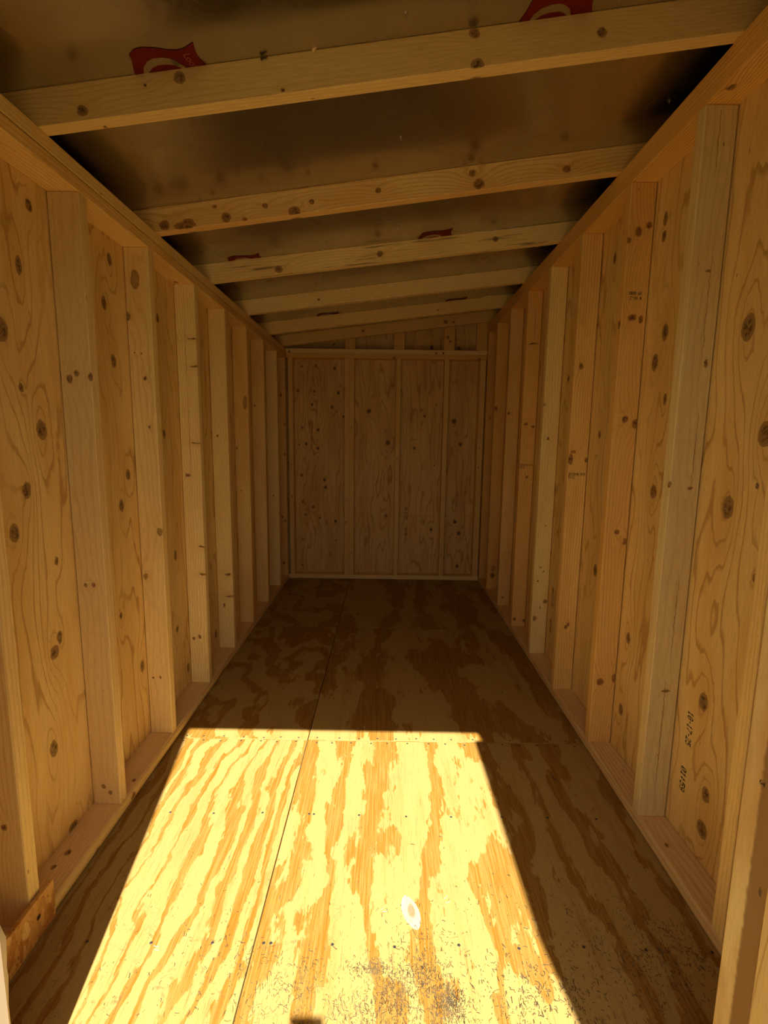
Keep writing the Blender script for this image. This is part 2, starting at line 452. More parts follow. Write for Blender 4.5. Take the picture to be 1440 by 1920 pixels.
# ------------------------------------------------------------------ side walls
def K(lst, r=.55, rv=None): return [(u, v, r, rv or r * 1.45) for u, v in lst]
LEFTK = [(54.2, 70.73, .45, .6), (51.98, 64.25, .42, .9), (48.86, 57.53, .8, 1.1), (50.78, 52.42, .35, .45), (53.28, 48.27, .75, 1.0), (50.3, 42.16, .62, .85), (48.1, 38.1, .66, .9),
         (53.9, 33.86, .3, .4), (53.38, 25.17, .45, .65), (52.39, 23.84, .7, .8), (50.88, 13.19, .62, .95), (52.99, 1.86, .8, .6)]
LEFTK2 = [(68.98, 70.5, .55, .8), (67.03, 64.62, .6, .9), (68.46, 57.61, .6, .8), (70.38, 42.25, .6, .8), (68.17, 38.2, .62, .85), (71.19, 13.25, .6, .9), (82.66, 48.13, .5, .7),
          (84.71, 27.29, .55, .9), (87.91, 4.97, .6, .9), (66.2, 23.0, .4, .5), (82.3, 66.2, .5, .7), (84., 14., .5, .6), (105.46, 48.59, .5, .7), (103.25, 5.35, .7, 1.)]
RIGHTK = [(51.56, 59.16, .95, 1.25), (47.53, 48.71, .95, 1.2), (47.81, 43.81, .22, .35), (51.52, 41.19, .8, 1.15), (51.91, 19.32, .72, 1.0), (49.89, 9.53, .65, .85), (49.85, 5.39, .85, 1.0), (46.71, 35.01, .3, .5)]
RIGHTK2 = [(69.26, 76.39, .5, .8), (69.27, 74.28, .55, .7), (66.9, 61.84, .7, 1.), (68.74, 58.33, .75, 1.1), (65.44, 53.35, .4, .7), (66.22, 41.33, .75, .9), (69.38, 19.62, .6, .8), (69.72, 8.25, .6, .9),
           (83.69, 76.42, .5, .9), (82.22, 26.33, .7, 1.), (84.5, 49., .5, .6), (99.3, 30., .6, .8), (101., 60., .5, .7)]
PP = dict(freq=.5, warp=8.5, lineamt=.72, warmamt=.75, sharp=.74, specks=.25, amp=1.9,
          light=(0.778, 0.575, 0.250), warm=(0.690, 0.439, 0.145), line=(0.414, 0.219, 0.060), knot=(.11, .05, .02))
def panelmat(name, seed, knots, **k):
    d = dict(PP); d.update(k); return lumber(name, knots, seed, **d)
edges = [26, 57.75, 105.7, 153.7, 173.2]
wall_left = structure('wall_left', 'low side wall of studs and plywood')
wall_right = structure('wall_right', 'high side wall of studs and plywood')
for i in range(4):
    y0, y1 = edges[i] + .06, edges[i + 1] - .06
    km = LEFTK if i == 0 else LEFTK2 if i == 1 else []
    # grain runs up; u of the panel faces = depth along the wall
    o = box('siding_panel', (PL - .55, y0, -1.), (PL, y1, ZL + 3), panelmat('left_siding', 3.3 + i * 4.1, [(q[0] - y0 + .55, *q[1:]) for q in km]), wall_left, grain=2, bev=.03)
    # second pass over the right wall
    kr = RIGHTK if i == 0 else RIGHTK2 if i == 1 else []
    o2 = box('siding_panel', (PR, y0, -1.), (PR + .55, y1, ZR + 3), panelmat('right_siding', 53.3 + i * 5.7, [(q[0] - y0 + .55, *q[1:]) for q in kr]), wall_right, grain=2, bev=.03)
    if i == 0: o2['label'] = 'nearest siding panel of the right wall, stamped 10-17-25'
    if i in (0, 1):
        nrm, du, dv = (-1, 0, 0), (0, 0, -1), (0, -1, 0)
        if i == 0:
            stamp('date_stamp', '10-17-25', (PR, 53.25, 17.05), du, dv, nrm, .52, 1.0, INK, o2)
            stamp('time_stamp', '01:59', (PR, 53.45, 9.99), du, dv, nrm, .62, 1.0, INK, o2)
        else:
            stamp('date_stamp', '10-17-25', (PR, 101.4, 17.4), du, dv, nrm, .55, 1.0, INK, o2)
            stamp('time_stamp', '01:59', (PR, 101.6, 10.1), du, dv, nrm, .58, 1.0, INK, o2)

# lumber colour sets
SPRUCE = dict(light=(0.837, 0.648, 0.300), warm=(0.758, 0.522, 0.200), line=(.55, .31, .10), lineamt=.38, warmamt=.45)
PINE = dict(light=(0.788, 0.486, 0.145), warm=(0.719, 0.428, 0.125), line=(.48, .20, .045), lineamt=.55, warmamt=.6)
GREYW = dict(light=(0.758, 0.606, 0.340), warm=(0.719, 0.512, 0.230), line=(.50, .29, .12), lineamt=.28, warmamt=.5, freq=1.1, warp=7.)
def T(base, **k): d = dict(base); d.update(k); return d

# left studs: near face (Y), knots in (u across, v up), wood
LS = [(40.95, [(.6, 33.2, .3, .4), (1.8, 12., .3, .4)], T(SPRUCE, seed=1.), None),
      (57.00, [(1.01, 53.99, .34, .42), (1.83, 54.57, .30, .36), (3.41, 54.13, .3, .5), (1.05, 30.14, .22, .28), (2.0, 30.16, .24, .3), (1.42, 3.98, .3, .3), (2.2, 3.2, .3, .25)], T(GREYW, seed=2., specks=.45, light=(0.752, 0.566, 0.269)), None),
      (72.50, [(1.42, 69.06, .62, 1.3, .55), (.12, 64.23, .4, .6), (2.1, 55.88, .28, .36), (2.34, 49.12, .2, .25), (3.02, 33.76, .42, .6, .7), (.55, 26.92, .36, .45, .7), (.83, 10.75, .14, .16), (2.0, 10.77, .14, .16), (.78, 59.39, .12, .14), (1.76, 59.26, .14, .18)], T(SPRUCE, seed=3., freq=1.3, warp=7., specks=.35), 'pale stud with a large ringed loose knot near its top'),
      (88.95, [(2.82, 64.46, .8, .14), (3.09, 59.84, .8, .14), (2.73, 46.64, .9, .12), (1.06, 40.95, .5, .3), (3.03, 27.93, .7, .12), (3.02, 22.71, .7, .2), (1.55, 62., .04, 6., .4), (1.6, 48., .04, 9., .4), (.82, 10.31, .28, .32), (1.94, 10.65, .26, .3)], T(SPRUCE, seed=4., specks=.35, light=(0.877, 0.709, 0.347)), None),
      (104.95, [(2.43, 18.29, .7, .22), (2.74, 13.38, .8, .22), (1.39, 11.3, .3, .4), (1.2, 48., .3, .3)], T(SPRUCE, seed=5.), None),
      (120.75, [(2.7, 56., .5, 1.6, .6), (.4, 45.22, .2, .3), (1.16, 34.9, .2, .2)], T(PINE, seed=6., specks=.5, light=(0.815, 0.590, 0.246)), None),
      (136.85, [(.8, 56.37, .25, .3)], T(PINE, seed=7., light=(0.815, 0.602, 0.258)), None),
      (152.9, [(1.7, 30., .25, .3)], T(SPRUCE, seed=8., specks=.35), None)]
for y, kn, kw, lab in LS:
    o = box('stud', (PL + .07, y, 1.5), (XL, y + 1.5, ZL), lumber('left_stud', kn, **kw), wall_left, grain=2, bev=.09)
    if lab: o['label'] = lab
o = box('corner_stud', (PL, 165.14, 1.5), (XL, 166.62, ZL), lumber('left_corner_stud', [(3.2, 52.3, .3, .4), (3.0, 42.5, .3, .4), (1.9, 21.6, .35, .45), (2.86, 20.2, .35, .4), (2.2, 5.8, .4, .45), (1.95, 61.6, .35, .5)], **T(PINE, seed=9., light=(0.752, 0.508, 0.190))), wall_left, bev=.08)
box('end_stud', (PL, 29.5, 1.5), (XL, 31., ZL), lumber('left_end_stud', seed=10.), wall_left)

# bottom plate on the left has a waney (bark-rounded) inner edge near the door
def waney_plate():
    ys = [29.5, 40, 55, 66, 76, 84, 90, 95, 100, 120, 166.6]
    rad = [.08] * 11
    vs = []; fs = []
    n = 0
    for y, r in zip(ys, rad):
        prof = [(PL, 0.07), (PL, 1.5)]
        for k in range(7):
            t = math.pi / 2 * (1 - k / 6)
            prof.append((XL - r + r * math.cos(t), 1.5 - r + r * math.sin(t)))
        prof.append((XL, .07))
        n = len(prof)
        vs += [(x, y, z) for x, z in prof]
    for i in range(len(ys) - 1):
        for k in range(n):
            a = i * n + k; c = i * n + (k + 1) % n
            fs.append((a, c, c + n, a + n))
    fs.append(tuple(range(n))[::-1]); fs.append(tuple(range((len(ys) - 1) * n, len(ys) * n)))
    m = lumber('left_plate', [(2.9, 61.5, .25, .3), (1.5, 49.5, .3, .4), (1.2, 47.6, .26, .3)], 14., **T(SPRUCE, specks=.4, light=(0.794, 0.579, 0.280), warm=(0.670, 0.418, 0.180)))
    o = poly_mesh('bottom_plate', vs, fs, m, uvf=lambda p: (p[0] - PL + (1.5 - p[2]) * .8, p[1]))
    bm = bmesh.new(); bm.from_mesh(o.data); bmesh.ops.recalc_face_normals(bm, faces=bm.faces); bm.to_mesh(o.data); bm.free()
    for p in o.data.polygons: p.use_smooth = len(p.vertices) == 4 and abs(p.normal.y) < .5
    o.data.set_sharp_from_angle(angle=math.radians(35))
    keep_parent(o, wall_left)
waney_plate()
def wane_edge():
    ys = [29.5, 44, 58, 72, 84, 92, 97.5]
    rad = [.70, .70, .66, .60, .50, .36, .16]
    vs = []; fs = []; n = 9
    for y, r in zip(ys, rad):
        for k in range(n):
            t = -math.pi * .5 + math.pi * k / (n - 1) * 1.1
            vs.append((XL + .02 + r * .55 * math.cos(t), y, .10 + r * (1 + math.sin(t))))
    for i in range(len(ys) - 1):
        for k in range(n - 1): fs.append((i * n + k, i * n + k + 1, (i + 1) * n + k + 1, (i + 1) * n + k))
    fs += [tuple(range(n)), tuple(range((len(ys) - 1) * n, len(ys) * n))[::-1]]
    o = poly_mesh('wane_edge', vs, fs, lumber('wane_wood', [(.9, 59.4, .3, .6), (.5, 51., .2, .4, .6)], 18., light=(0.847, 0.627, 0.240), warm=(0.749, 0.491, 0.150), line=(.6, .35, .1), freq=1.2, lineamt=.3), wall_left, uvf=lambda p: (p[2], p[1]))
    bm = bmesh.new(); bm.from_mesh(o.data); bmesh.ops.recalc_face_normals(bm, faces=bm.faces); bm.to_mesh(o.data); bm.free()
    for p in o.data.polygons: p.use_smooth = len(p.vertices) == 4
    o['label'] = 'bright rounded waney edge along the left bottom plate'
wane_edge()
box('top_plate', (PL, 26, ZL), (XL, 170.1, ZL + 1.42), lumber('left_lower_plate', [(2.3, 43.5, .3, .6), (1.2, 47.4, .5, .8), (.8, 88., .4, .5)], 15., **T(PINE, light=(0.835, 0.590, 0.224), specks=.3)), wall_left, grain=1, bev=.09)
box('top_plate', (PL, 26, ZL + 1.53), (XL - .03, 170.1, ZL + 3), lumber('left_upper_plate', [], 16., **T(SPRUCE, specks=.4, light=(0.835, 0.626, 0.269))), wall_left, grain=1, bev=.08)

# right studs
RS = [(40.7, [(1.2, 33., .4, .6)], T(SPRUCE, seed=21., light=(0.877, 0.661, 0.280)), None, []),
      (56.4, [(.68, 56.46, .2, .5), (1.45, 65.87, .3, .15), (1.04, 42.75, .3, .25), (3.47, 43.02, .3, .3), (1.5, 18.3, .5, .2), (1.75, 78.5, .05, 3.2, .6), (1.2, 62., .04, 7., .3), (.95, 47., .05, 5., .35), (1.25, 27., .05, 7., .3), (1.55, 12., .06, 8., .45)], T(GREYW, seed=22., light=(0.752, 0.614, 0.325), warm=(0.670, 0.460, 0.220)), 'greyish pale stud with long cracks, nearest full stud of the right wall', []),
      (71.9, [(1.98, 75.81, .42, .7), (.62, 76.7, .35, .45), (3.19, 74.78, .3, .4), (5.0, 76.33, .35, .5), (1.91, 64.74, .6, .42), (.71, 64.47, .32, .55), (3.92, 63.89, .3, .6), (1.74, 51.05, .42, .5), (.3, 50.39, .42, .7), (1.58, 34.8, .35, .4), (.35, 33.38, .35, .5), (2.26, 11.47, .5, .6), (.2, 12.03, .4, .7)], T(PINE, seed=23., light=(0.794, 0.508, 0.168), knot=(.16, .045, .012)), 'orange pine stud with many red knots and an upside-down grade stamp', 'no2'),
      (88.45, [(2.24, 60.6, .38, .55), (2.99, 44.63, .42, 1.0), (2.6, 46., .5, .3, .5), (.2, 44.67, .3, .5), (1.81, 13.86, .3, .4), (1.4, 14.3, .25, .3)], T(PINE, seed=24., light=(0.835, 0.579, 0.213), knot=(.17, .05, .012)), 'pine stud with a spike knot above its date stamp', 'd1'),
      (104.5, [(2.03, 48.4, .28, .35), (3.2, 55.2, .22, .3), (2.69, 9.45, .42, .6, .8), (.59, 13.35, .42, .5), (1.6, 12., .14, .5), (2., 21., .2, .2), (1.3, 20., .2, .2), (2.4, 18., .2, .2), (1.5, 30., .16, .12)], T(SPRUCE, seed=25., specks=.4, light=(0.867, 0.684, 0.314)), None, []),
      (120.5, [(2.42, 51.82, .5, .35), (.7, 51.22, .4, .3), (1.47, 39.14, .3, .4), (1.7, 70.18, 1.2, .14), (1.5, 75., .05, 4.), (2.74, 3.37, .36, .45), (.35, 2.99, .36, .45)], T(PINE, seed=26., light=(0.804, 0.496, 0.168)), 'orange pine stud carrying a small date stamp, fifth from the doorway', 'd2'),
      (136.5, [(2.75, 55.12, .4, .4), (2.04, 3.89, .25, .35)], T(PINE, seed=27., light=(0.815, 0.543, 0.213)), None, []),
      (152.6, [(2.81, 57.35, .55, .65), (1.6, 5.84, .75, .9), (1.5, 8., .9, 1.4, .2)], T(PINE, seed=28., freq=2.8, warp=7.), None, [])]
for y, kn, kw, lab, st in RS:
    o = box('stud', (XR, y, 1.5), (PR - .13, y + 1.5, ZR), lumber('right_stud', kn, **kw), wall_right, grain=2, flip=True, bev=.09)
    if lab: o['label'] = lab
    if st == 'no2':
        stamp('grade_stamp', 'SPF 00000', (PR - 1.0, y, 67.75), (-1, 0, 0), (0, 0, -1), (0, -1, 0), .19, .42, INK, o).location.z += 0
        stamp('grade_stamp', '# NO.2', (PR - 1.0, y, 67.1), (-1, 0, 0), (0, 0, -1), (0, -1, 0), .27, .42, INK, o)
    if st in ('d1', 'd2'):
        stamp('date_stamp', '2025/09/08 10:34', (PR - 3.4, y, 42.33), (1, 0, 0), (0, 0, 1), (0, -1, 0), .19, .47, INK, o)
        stamp('date_stamp', '541132', (PR - 3.36, y, 41.78), (1, 0, 0), (0, 0, 1), (0, -1, 0), .19, .47, INK, o)
o = box('corner_stud', (XR, 165.14, 1.5), (PR, 166.62, ZR), lumber('right_corner_stud', [(2.2, 55., .3, .4)], **T(PINE, seed=29., light=(0.731, 0.448, 0.146))), wall_right, flip=True, bev=.08)
box('end_stud', (XR, 29.5, 1.5), (PR, 31., ZR), lumber('right_end_stud', seed=30.), wall_right)
box('bottom_plate', (XR, 29.5, .07), (PR, 166.6, 1.5), lumber('right_plate', [(2.4, 52., .25, .3), (2.2, 74.4, .5, .4)], 31., **T(SPRUCE, freq=1.5, lineamt=.75, light=(0.794, 0.579, 0.280), warm=(0.670, 0.418, 0.180), specks=.5)), wall_right, grain=1, flip=True, bev=.08)
box('top_plate', (XR, 26, ZR), (PR, 170.1, ZR + 1.49), lumber('right_lower_plate', [(1.6, 46., .35, .5), (.9, 54., .4, .4)], 32., **T(PINE, lineamt=.75, freq=2.6)), wall_right, grain=1, bev=.05)
box('top_plate', (XR, 26, ZR + 1.5), (PR, 170.1, ZR + 3), lumber('right_upper_plate', [], 33., **T(PINE, specks=.3)), wall_right, grain=1, bev=.08)

# ------------------------------------------------------------------ back wall
wall_back = structure('wall_back', 'end wall of the shed')
BK = [(-28.41, 71.35, .35), (-23.83, 71.51, .35), (-17.63, 70.82, .46), (-29.91, 63.45, .41), (-24.4, 63.25, .35), (-16.38, 62.9, .46), (-25.23, 59.0, .41), (-18.5, 58.25, .46), (-14.72, 55.16, .35), (-23.22, 50.64, .46), (-28.62, 51.31, .35), (-27.29, 45.92, .46), (-29.72, 45.66, .29), (-23.37, 44.49, .46), (-28.84, 35.29, .41), (-21.11, 33.82, .52), (-20.82, 31.26, .52), (-28.53, 26.15, .41), (-25.08, 24.36, .46), (-27.63, 21.65, .35), (-22.81, 20.59, .35), (-17.39, 19.41, .46), (-17.33, 12.74, .29), (-19.24, 7.92, .29), (-29.0, 3.87, .29), (-28.72, 13.12, .29), (-17.84, 78.38, .4)]
BK2 = [(-6.16, 57.07, .7), (.38, 46.69, .75), (.04, 21.62, .5), (12.54, 55.62, .41), (9.29, 44.98, .46), (15.69, 17.07, .46), (16.32, 59.48, .23), (16.14, 39.15, .23), (22.48, 54.06, .76), (24.86, 46.44, .58), (23.91, 19.87, .58), (25.35, 15.88, .64), (25.16, 4.17, .52), (29.95, 64.49, .23), (14.29, 77.85, .58), (23.2, 77.63, .58)]
for x0, x1, kk, sd, kw in ((-37, -12.3, BK, 71., dict(freq=.75, warp=9., lineamt=.85, sharp=.70)), (-12.2, 36, BK2, 75.7, dict(freq=.42, warp=9., lineamt=.85))):
    # the panel's top follows the roof
    m = panelmat('back_siding', sd, [(a - x0, b_, c_, c_ * 1.15) for a, b_, c_ in kk], light=(0.731, 0.508, 0.213), warm=(0.591, 0.345, 0.110), knot=(.03, .02, .012), **kw)
    vs = [(x0, PB, -1), (x1, PB, -1), (x1, PB, zdeck(x1) - .1), (x0, PB, zdeck(x0) - .1)]
    vs += [(x, y + .55, z) for x, y, z in vs]
    fs = [(0, 1, 2, 3), (7, 6, 5, 4), (0, 4, 5, 1), (1, 5, 6, 2), (2, 6, 7, 3), (3, 7, 4, 0)]
    o = poly_mesh('siding_panel', vs, fs, m, uvf=lambda p, x0=x0: (p[0] - x0, p[2])); keep_parent(o, wall_back)
    if x0 > -20:
        o['label'] = 'wide back siding panel stamped 10-17-25'
        stamp('date_stamp', '10-17-25', (7.5, PB, 24.85), (0, 0, -1), (1, 0, 0), (0, -1, 0), .55, .95, INK, o)
        stamp('time_stamp', '01:58', (7.45, PB, 17.66), (0, 0, -1), (1, 0, 0), (0, -1, 0), .58, .95, INK, o)
# the water line across the lower back panels is a shallow scored joint
box('joint_strip', (-11., PB - .04, 21.55), (32, PB - .005, 21.68), lumber('joint_wood', seed=77., light=(0.438, 0.283, 0.101)), wall_back, grain=0, bev=0)
box('bottom_plate', (XL + .02, YB, .08), (XR - .1, PB - .03, 1.5), lumber('back_plate', [(2.2, 24., .3, .4), (2., 8., .35, .3)], 34., **T(SPRUCE, specks=.4)), wall_back, grain=0, bev=.07)
box('top_plate', (XL + .02, YB, 73.6), (XR - .02, PB - .03, 75.03), lumber('back_lower_plate', [(3.8, 2., .3, .4), (3.6, 29.6, .4, .5)], 35., **T(PINE, specks=.4)), wall_back, grain=0, bev=.06)
box('top_plate', (XL + .02, YB, 75.07), (XR - .02, PB - .03, 76.5), lumber('back_upper_plate', [(3.8, -32, .35, .45), (3.9, 15.6, .35, .4), (3.9, 17.8, .35, .4)], 36., **T(SPRUCE, specks=.4)), wall_back, grain=0, bev=.06)
BS = [(-32.5, -31.0, 41.), (-14.05, -12.45, 42.), (-12.42, -10.85, 43.), (2.8, 4.3, 44.), (18.4, 19.95, 45.), (29.9, 31.8, 46.)]
for x0, x1, sd in BS:
    box('stud', (x0, YB, 1.52), (x1, PB - .03, 73.58), lumber('back_stud', [(.7, random.uniform(8, 68), .2, .3), (.8, random.uniform(8, 68), .2, .2)], seed=sd, **T(PINE, light=(0.772, 0.555, 0.224))), wall_back, bev=.07)
for x0, x1, sd in ((-13.95, -10.6, 47.), (1.85, 5.25, 48.), (18.0, 21.5, 49.), (28.55, 32.0, 50.)):
    zt = min(zdeck(x0), zdeck(x1)) - .1
    o = box('cripple_stud', (x0, YB + .4, 76.52), (x1, YB + 1.9, zt), lumber('cripple_stud', [(1.2, 80.5, .4, .6), (2., 79.2, .35, .5)] if sd == 49. else [], seed=sd, **T(PINE, light=(0.731, 0.472, 0.157))), wall_back, bev=.06)

# ------------------------------------------------------------------ front wall round the doorway
wall_front = structure('wall_front', 'front wall round the doorway')
FX0, FX1, HZ = -25.95, 23.3, 69.9
box('trimmer_stud', (FX1, 26.45, 0.01), (FX1 + 1.5, 29.5, HZ), lumber('right_trimmer', [(2.0, 30., 1.15, 300., .42), (2.1, 20.6, .22, .5), (.4, 41., .3, .4)], 52., **T(SPRUCE, freq=.9, warp=5., sharp=.3, lineamt=.6, warmamt=.95, warm=(0.650, 0.418, 0.170), light=(0.886, 0.780, 0.414))), wall_front, grain=2, bev=.16, seg=2)['label'] = 'pale doorway stud at the right edge of the view'
jm = wall_front.children[-1]
stamp('print_mark', '3', (FX1, 27.75, 27.35), (0, 0, -1), (0, -1, 0), (-1, 0, 0), .32, .4, INK, jm)
box('king_stud', (FX1 + 1.55, 26.05, 0.01), (FX1 + 3.05, 29.5, zraf(FX1) - 3.2), lumber('right_king', seed=54.), wall_front)
box('trimmer_stud', (FX0 - 1.5, 26.05, 0.01), (FX0, 29.5, HZ), lumber('left_trimmer', seed=53.), wall_front)
box('header', (FX0 - 1.5, 26.05, HZ + .02), (FX1 + 1.5, 27.6, HZ + 5.5), lumber('door_header', seed=55.), wall_front, grain=0)
SIDE = panelmat('front_siding', 57., [])
for x0, x1, z0, z1 in ((PL - .5, FX0 - .02, -1, 79), (FX1 + .5, PR + .5, -1, 87), (FX0, FX1 + .48, HZ + .05, 82)):
    box('siding_panel', (x0, 25.45, z0), (x1, 26.0, z1), SIDE, wall_front, bev=.02)
box('sun_gap_filler', (FX1 + .45, 26.0, 0.), (FX1 + 1.5, 26.44, HZ), SIDE, wall_front, bev=.02)  # added strip closing the slit where sun would leak past the trimmer
WHITE = plain('weathered_primer', (.80, .70, .56), .75, vary=.07, scale=3.)
box('jamb_board', (FX0 + .02, 24.4, 0.02), (-24.42, 27.7, HZ - .02), WHITE, wall_front, bev=.12, seg=2)['label'] = 'rough off-white door jamb board at the lower left edge'

# ------------------------------------------------------------------ door leaves, both standing open outside
SWIRL = panelmat('door_plywood', 61., [(9., 30., .8, 1.1), (15., 52., .8, 1.)], freq=.5, warp=9.)
def door_leaf(name, hinge, far, inner_sign, z0, z1, lab, thick=.7):
    d = structure(name, lab)
    hx, hy = hinge; fx, fy = far
    L_ = math.hypot(fx - hx, fy - hy)
    xa = Vector(((fx - hx) / L_, (fy - hy) / L_, 0)); ya = Vector((0, 0, 1)).cross(xa)
    if ya.x * inner_sign < 0: ya = -ya
    M = Matrix.Identity(4)
    for i in range(3):
        M[i][0] = xa[i]; M[i][1] = ya[i]; M[i][2] = (0, 0, 1)[i]
    M[0][3], M[1][3] = hx * I, hy * I
    d.matrix_world = Matrix.Identity(4)
    def bb(nm, a, c, mat, g):
        o = box(nm, a, c, mat, None, grain=g, bev=.06, pos=(0, 0, 0)); o.matrix_world = M; keep_parent(o, d); return o
    bb('door_panel', (0, -thick, z0), (L_, 0, z1), SWIRL, 2)
    for z in (z0 + 1, (z0 + z1) / 2 - 1.75, z1 - 4.5): bb('rail', (3.6, -thick - .8, z), (L_ - 3.6, -thick - .02, z + 3.5), WHITE, 0)
    for x in (0, L_ - 3.5): bb('stile', (x, -thick - .8, z0), (x + 3.5, -thick - .02, z1), WHITE, 2)
    for z in (z0 + 6, z1 - 9): bb('hinge', (-.1, -thick - 1.0, z), (8, -thick - .82, z + 2.2), plain('hinge_black', (.02, .02, .02), .5, .6), 0)
    return d
door_leaf('door_1', (22.25, 25.42), (22.9, -6.6), -1, 0.3, 67.3, 'right door leaf standing open outside the doorway')
door_leaf('door_2', (-26.2, 24.3), (-27.4, 3.2), 1, 0.3, 67.9, 'left door leaf standing open outside the doorway')

# ------------------------------------------------------------------ ceiling: rafters and foil-faced deck
ceiling = structure('ceiling', 'single-pitch roof of rafters and foil-faced decking')
FOIL = foil_mat()
def deck(y0, y1):
    x0, x1 = -44., 43.
    vs = [(x0, y0, zdeck(x0)), (x1, y0, zdeck(x1)), (x1, y1, zdeck(x1)), (x0, y1, zdeck(x0))]
    vs += [(x, y, z + .5) for x, y, z in vs]
    fs = [(3, 2, 1, 0), (4, 5, 6, 7), (0, 1, 5, 4), (1, 2, 6, 5), (2, 3, 7, 6), (3, 0, 4, 7)]
    o = poly_mesh('foil_deck_sheet', vs, fs, FOIL); keep_parent(o, ceiling); return o
decks = [deck(21.5, 52.1), deck(52.2, 99.6), deck(99.7, 147.), deck(147.1, 174.5)]
RAF = [(27.6, 27.6, [], T(SPRUCE, seed=60.), None),
       (51.40, 51.50, [(-28.8, .91, .5), (-19.35, 2.5, .55), (-22.57, 2.29, .16), (-10.15, .33, .18), (7.86, 2.84, .5), (19.35, 1.48, .42), (7.9, .2, .6), (-27.5, -.3, .2)], T(SPRUCE, seed=61., light=(0.794, 0.590, 0.246), specks=.1), None),
       (75.55, 75.45, [(-31.79, .82, .7), (-28.5, .5, .9), (-23.06, .74, .7), (-17.37, 1.65, .38), (-24.36, 2.36, .3), (-13.4, .35, .8), (-10.83, 1.34, .4), (-1.48, 1.65, .4), (11.71, 2.24, .5), (12.5, .78, .75), (24.63, 1.21, .55), (-20.5, .2, .3)], T(PINE, seed=62., light=(0.835, 0.590, 0.246), knot=(.17, .05, .014)), 'knotty rafter, second from the doorway, with a black stain at its left end'),
       (98.0, 100.1, [(-20.5, .84, .7), (-1.51, 1.45, .6), (20.03, 1.72, .55)], T(SPRUCE, seed=63., stain=.75), 'rafter with grey-blue stain streaks, third from the doorway'),
       (122.2, 124.5, [(-16.24, 1.43, .3)], T(SPRUCE, seed=64., specks=.1), None),
       (144.4, 147.2, [(14., 1.2, .25)], T(SPRUCE, seed=65., light=(0.815, 0.590, 0.224), specks=.1), None),
       (162.1, 164.3, [(-7.74, 1.71, .5), (18.27, 1.46, .7), (20.61, 1.02, .4)], T(PINE, seed=66., light=(0.731, 0.508, 0.190)), None)]
for yl, yr, kn, kw, lab in RAF:
    xa = Vector((XR - XL, yr - yl, ZR - ZL)).normalized()
    za = Vector((0, 1, 0)).cross(xa) * -1
    za = Vector((-xa.z, 0, xa.x)).normalized()
    ya = za.cross(xa).normalized(); za = xa.cross(ya)
    M = Matrix.Identity(4)
    o0 = Vector((0, yl + (yr - yl) * (0 - XL) / (XR - XL), zraf(0)))
    for i in range(3):
        M[i][0] = xa[i]; M[i][1] = ya[i]; M[i][2] = za[i]; M[i][3] = o0[i] * I
    kk = [(1.5 + h, x / CS, r * .9, r * 1.0) for x, h, r in kn]
    if kw.get('seed') == 62.: kk.append((1.5 + .45, -29.2, .5, 1.5))
    o = box('rafter', (-41, 0, 0.02), (40, 1.5, RH), lumber('rafter_wood', kk, **kw), None, grain=0, v0=-41., pos=(0, 0, 0), bev=.06)
    o.matrix_world = M; keep_parent(o, ceiling)
    if lab: o['label'] = lab
EAVE = plain('eave_shade', (.030, .026, .022), .8)  # near-black puts the eave hollow's shade into the colour, darkening the foil ends
for x0, x1 in ((-44.5, -44.), (43., 43.5)):
    box('fascia', (x0, 21.5, zdeck(x0) - 5.5), (x1, 174.5, zdeck(x0) + .5), EAVE, ceiling, grain=1)
box('soffit', (-44., 21.5, zdeck(-44) - 5.4), (PL - .58, 174.5, zdeck(-44) - 5.), EAVE, ceiling, grain=1, bev=0)
box('soffit', (PR + .58, 21.5, zdeck(43) - 5.4), (43., 174.5, zdeck(43) - 5.), EAVE, ceiling, grain=1, bev=0)

# red printed emblems on the foil, partly hidden by the rafters
RED = plain('emblem_red', (.13, .002, .003), .55, spec=.3, vary=.05)
REDT = plain('emblem_lettering', (.34, .08, .06), .6, vary=.05)
E1 = [(-23.98, 52.2), (-23.86, 51.54), (-23.5, 50.36), (-23.28, 49.75), (-23.25, 49.34), (-23.15, 49.1), (-22.89, 48.9), (-22.6, 48.68), (-22.23, 48.56), (-21.8, 48.55), (-21.35, 48.63), (-20.65, 48.8), (-19.94, 49.11), (-19.5, 49.24), (-19.04, 49.32), (-18.7, 49.3), (-18.34, 49.21), (-17.9, 49.0), (-17.36, 48.72), (-17.48, 49.44), (-17.54, 50.21), (-17.41, 50.76), (-17.14, 51.44), (-16.8, 52.2)]
S1 = [(-23.3, 52.1), (-23.05, 51.51), (-22.65, 50.7), (-22.05, 50.09), (-21.41, 49.85), (-20.62, 49.89), (-20.04, 50.1), (-19.6, 50.49), (-19.09, 51.31), (-18.9, 52.1), (-19.2, 52.1), (-19.43, 51.39), (-19.99, 50.92), (-20.65, 50.7), (-21.4, 50.7), (-21.97, 50.91), (-22.65, 51.53), (-22.9, 52.1)]
E2 = [(11.2, 52.2), (11.45, 51.7), (11.88, 50.57), (12.13, 49.36), (12.5, 48.7), (13.2, 48.4), (14.5, 48.5), (16., 48.8), (17., 48.6), (17.9, 48.2), (17.75, 49.2), (17.7, 50.22), (17.92, 51.02), (18.2, 51.66), (18.4, 52.2)]
S2 = [(12.2, 52.1), (12.38, 51.65), (12.69, 50.86), (13.19, 50.32), (14.01, 50.04), (14.72, 50.05), (15.32, 50.29), (15.85, 50.76), (16.27, 51.66), (16.35, 52.1), (16.1, 52.1), (15.99, 51.61), (15.42, 51.12), (14.95, 50.9), (14.14, 50.87), (13.41, 51.06), (12.65, 51.66), (12.5, 52.1)]
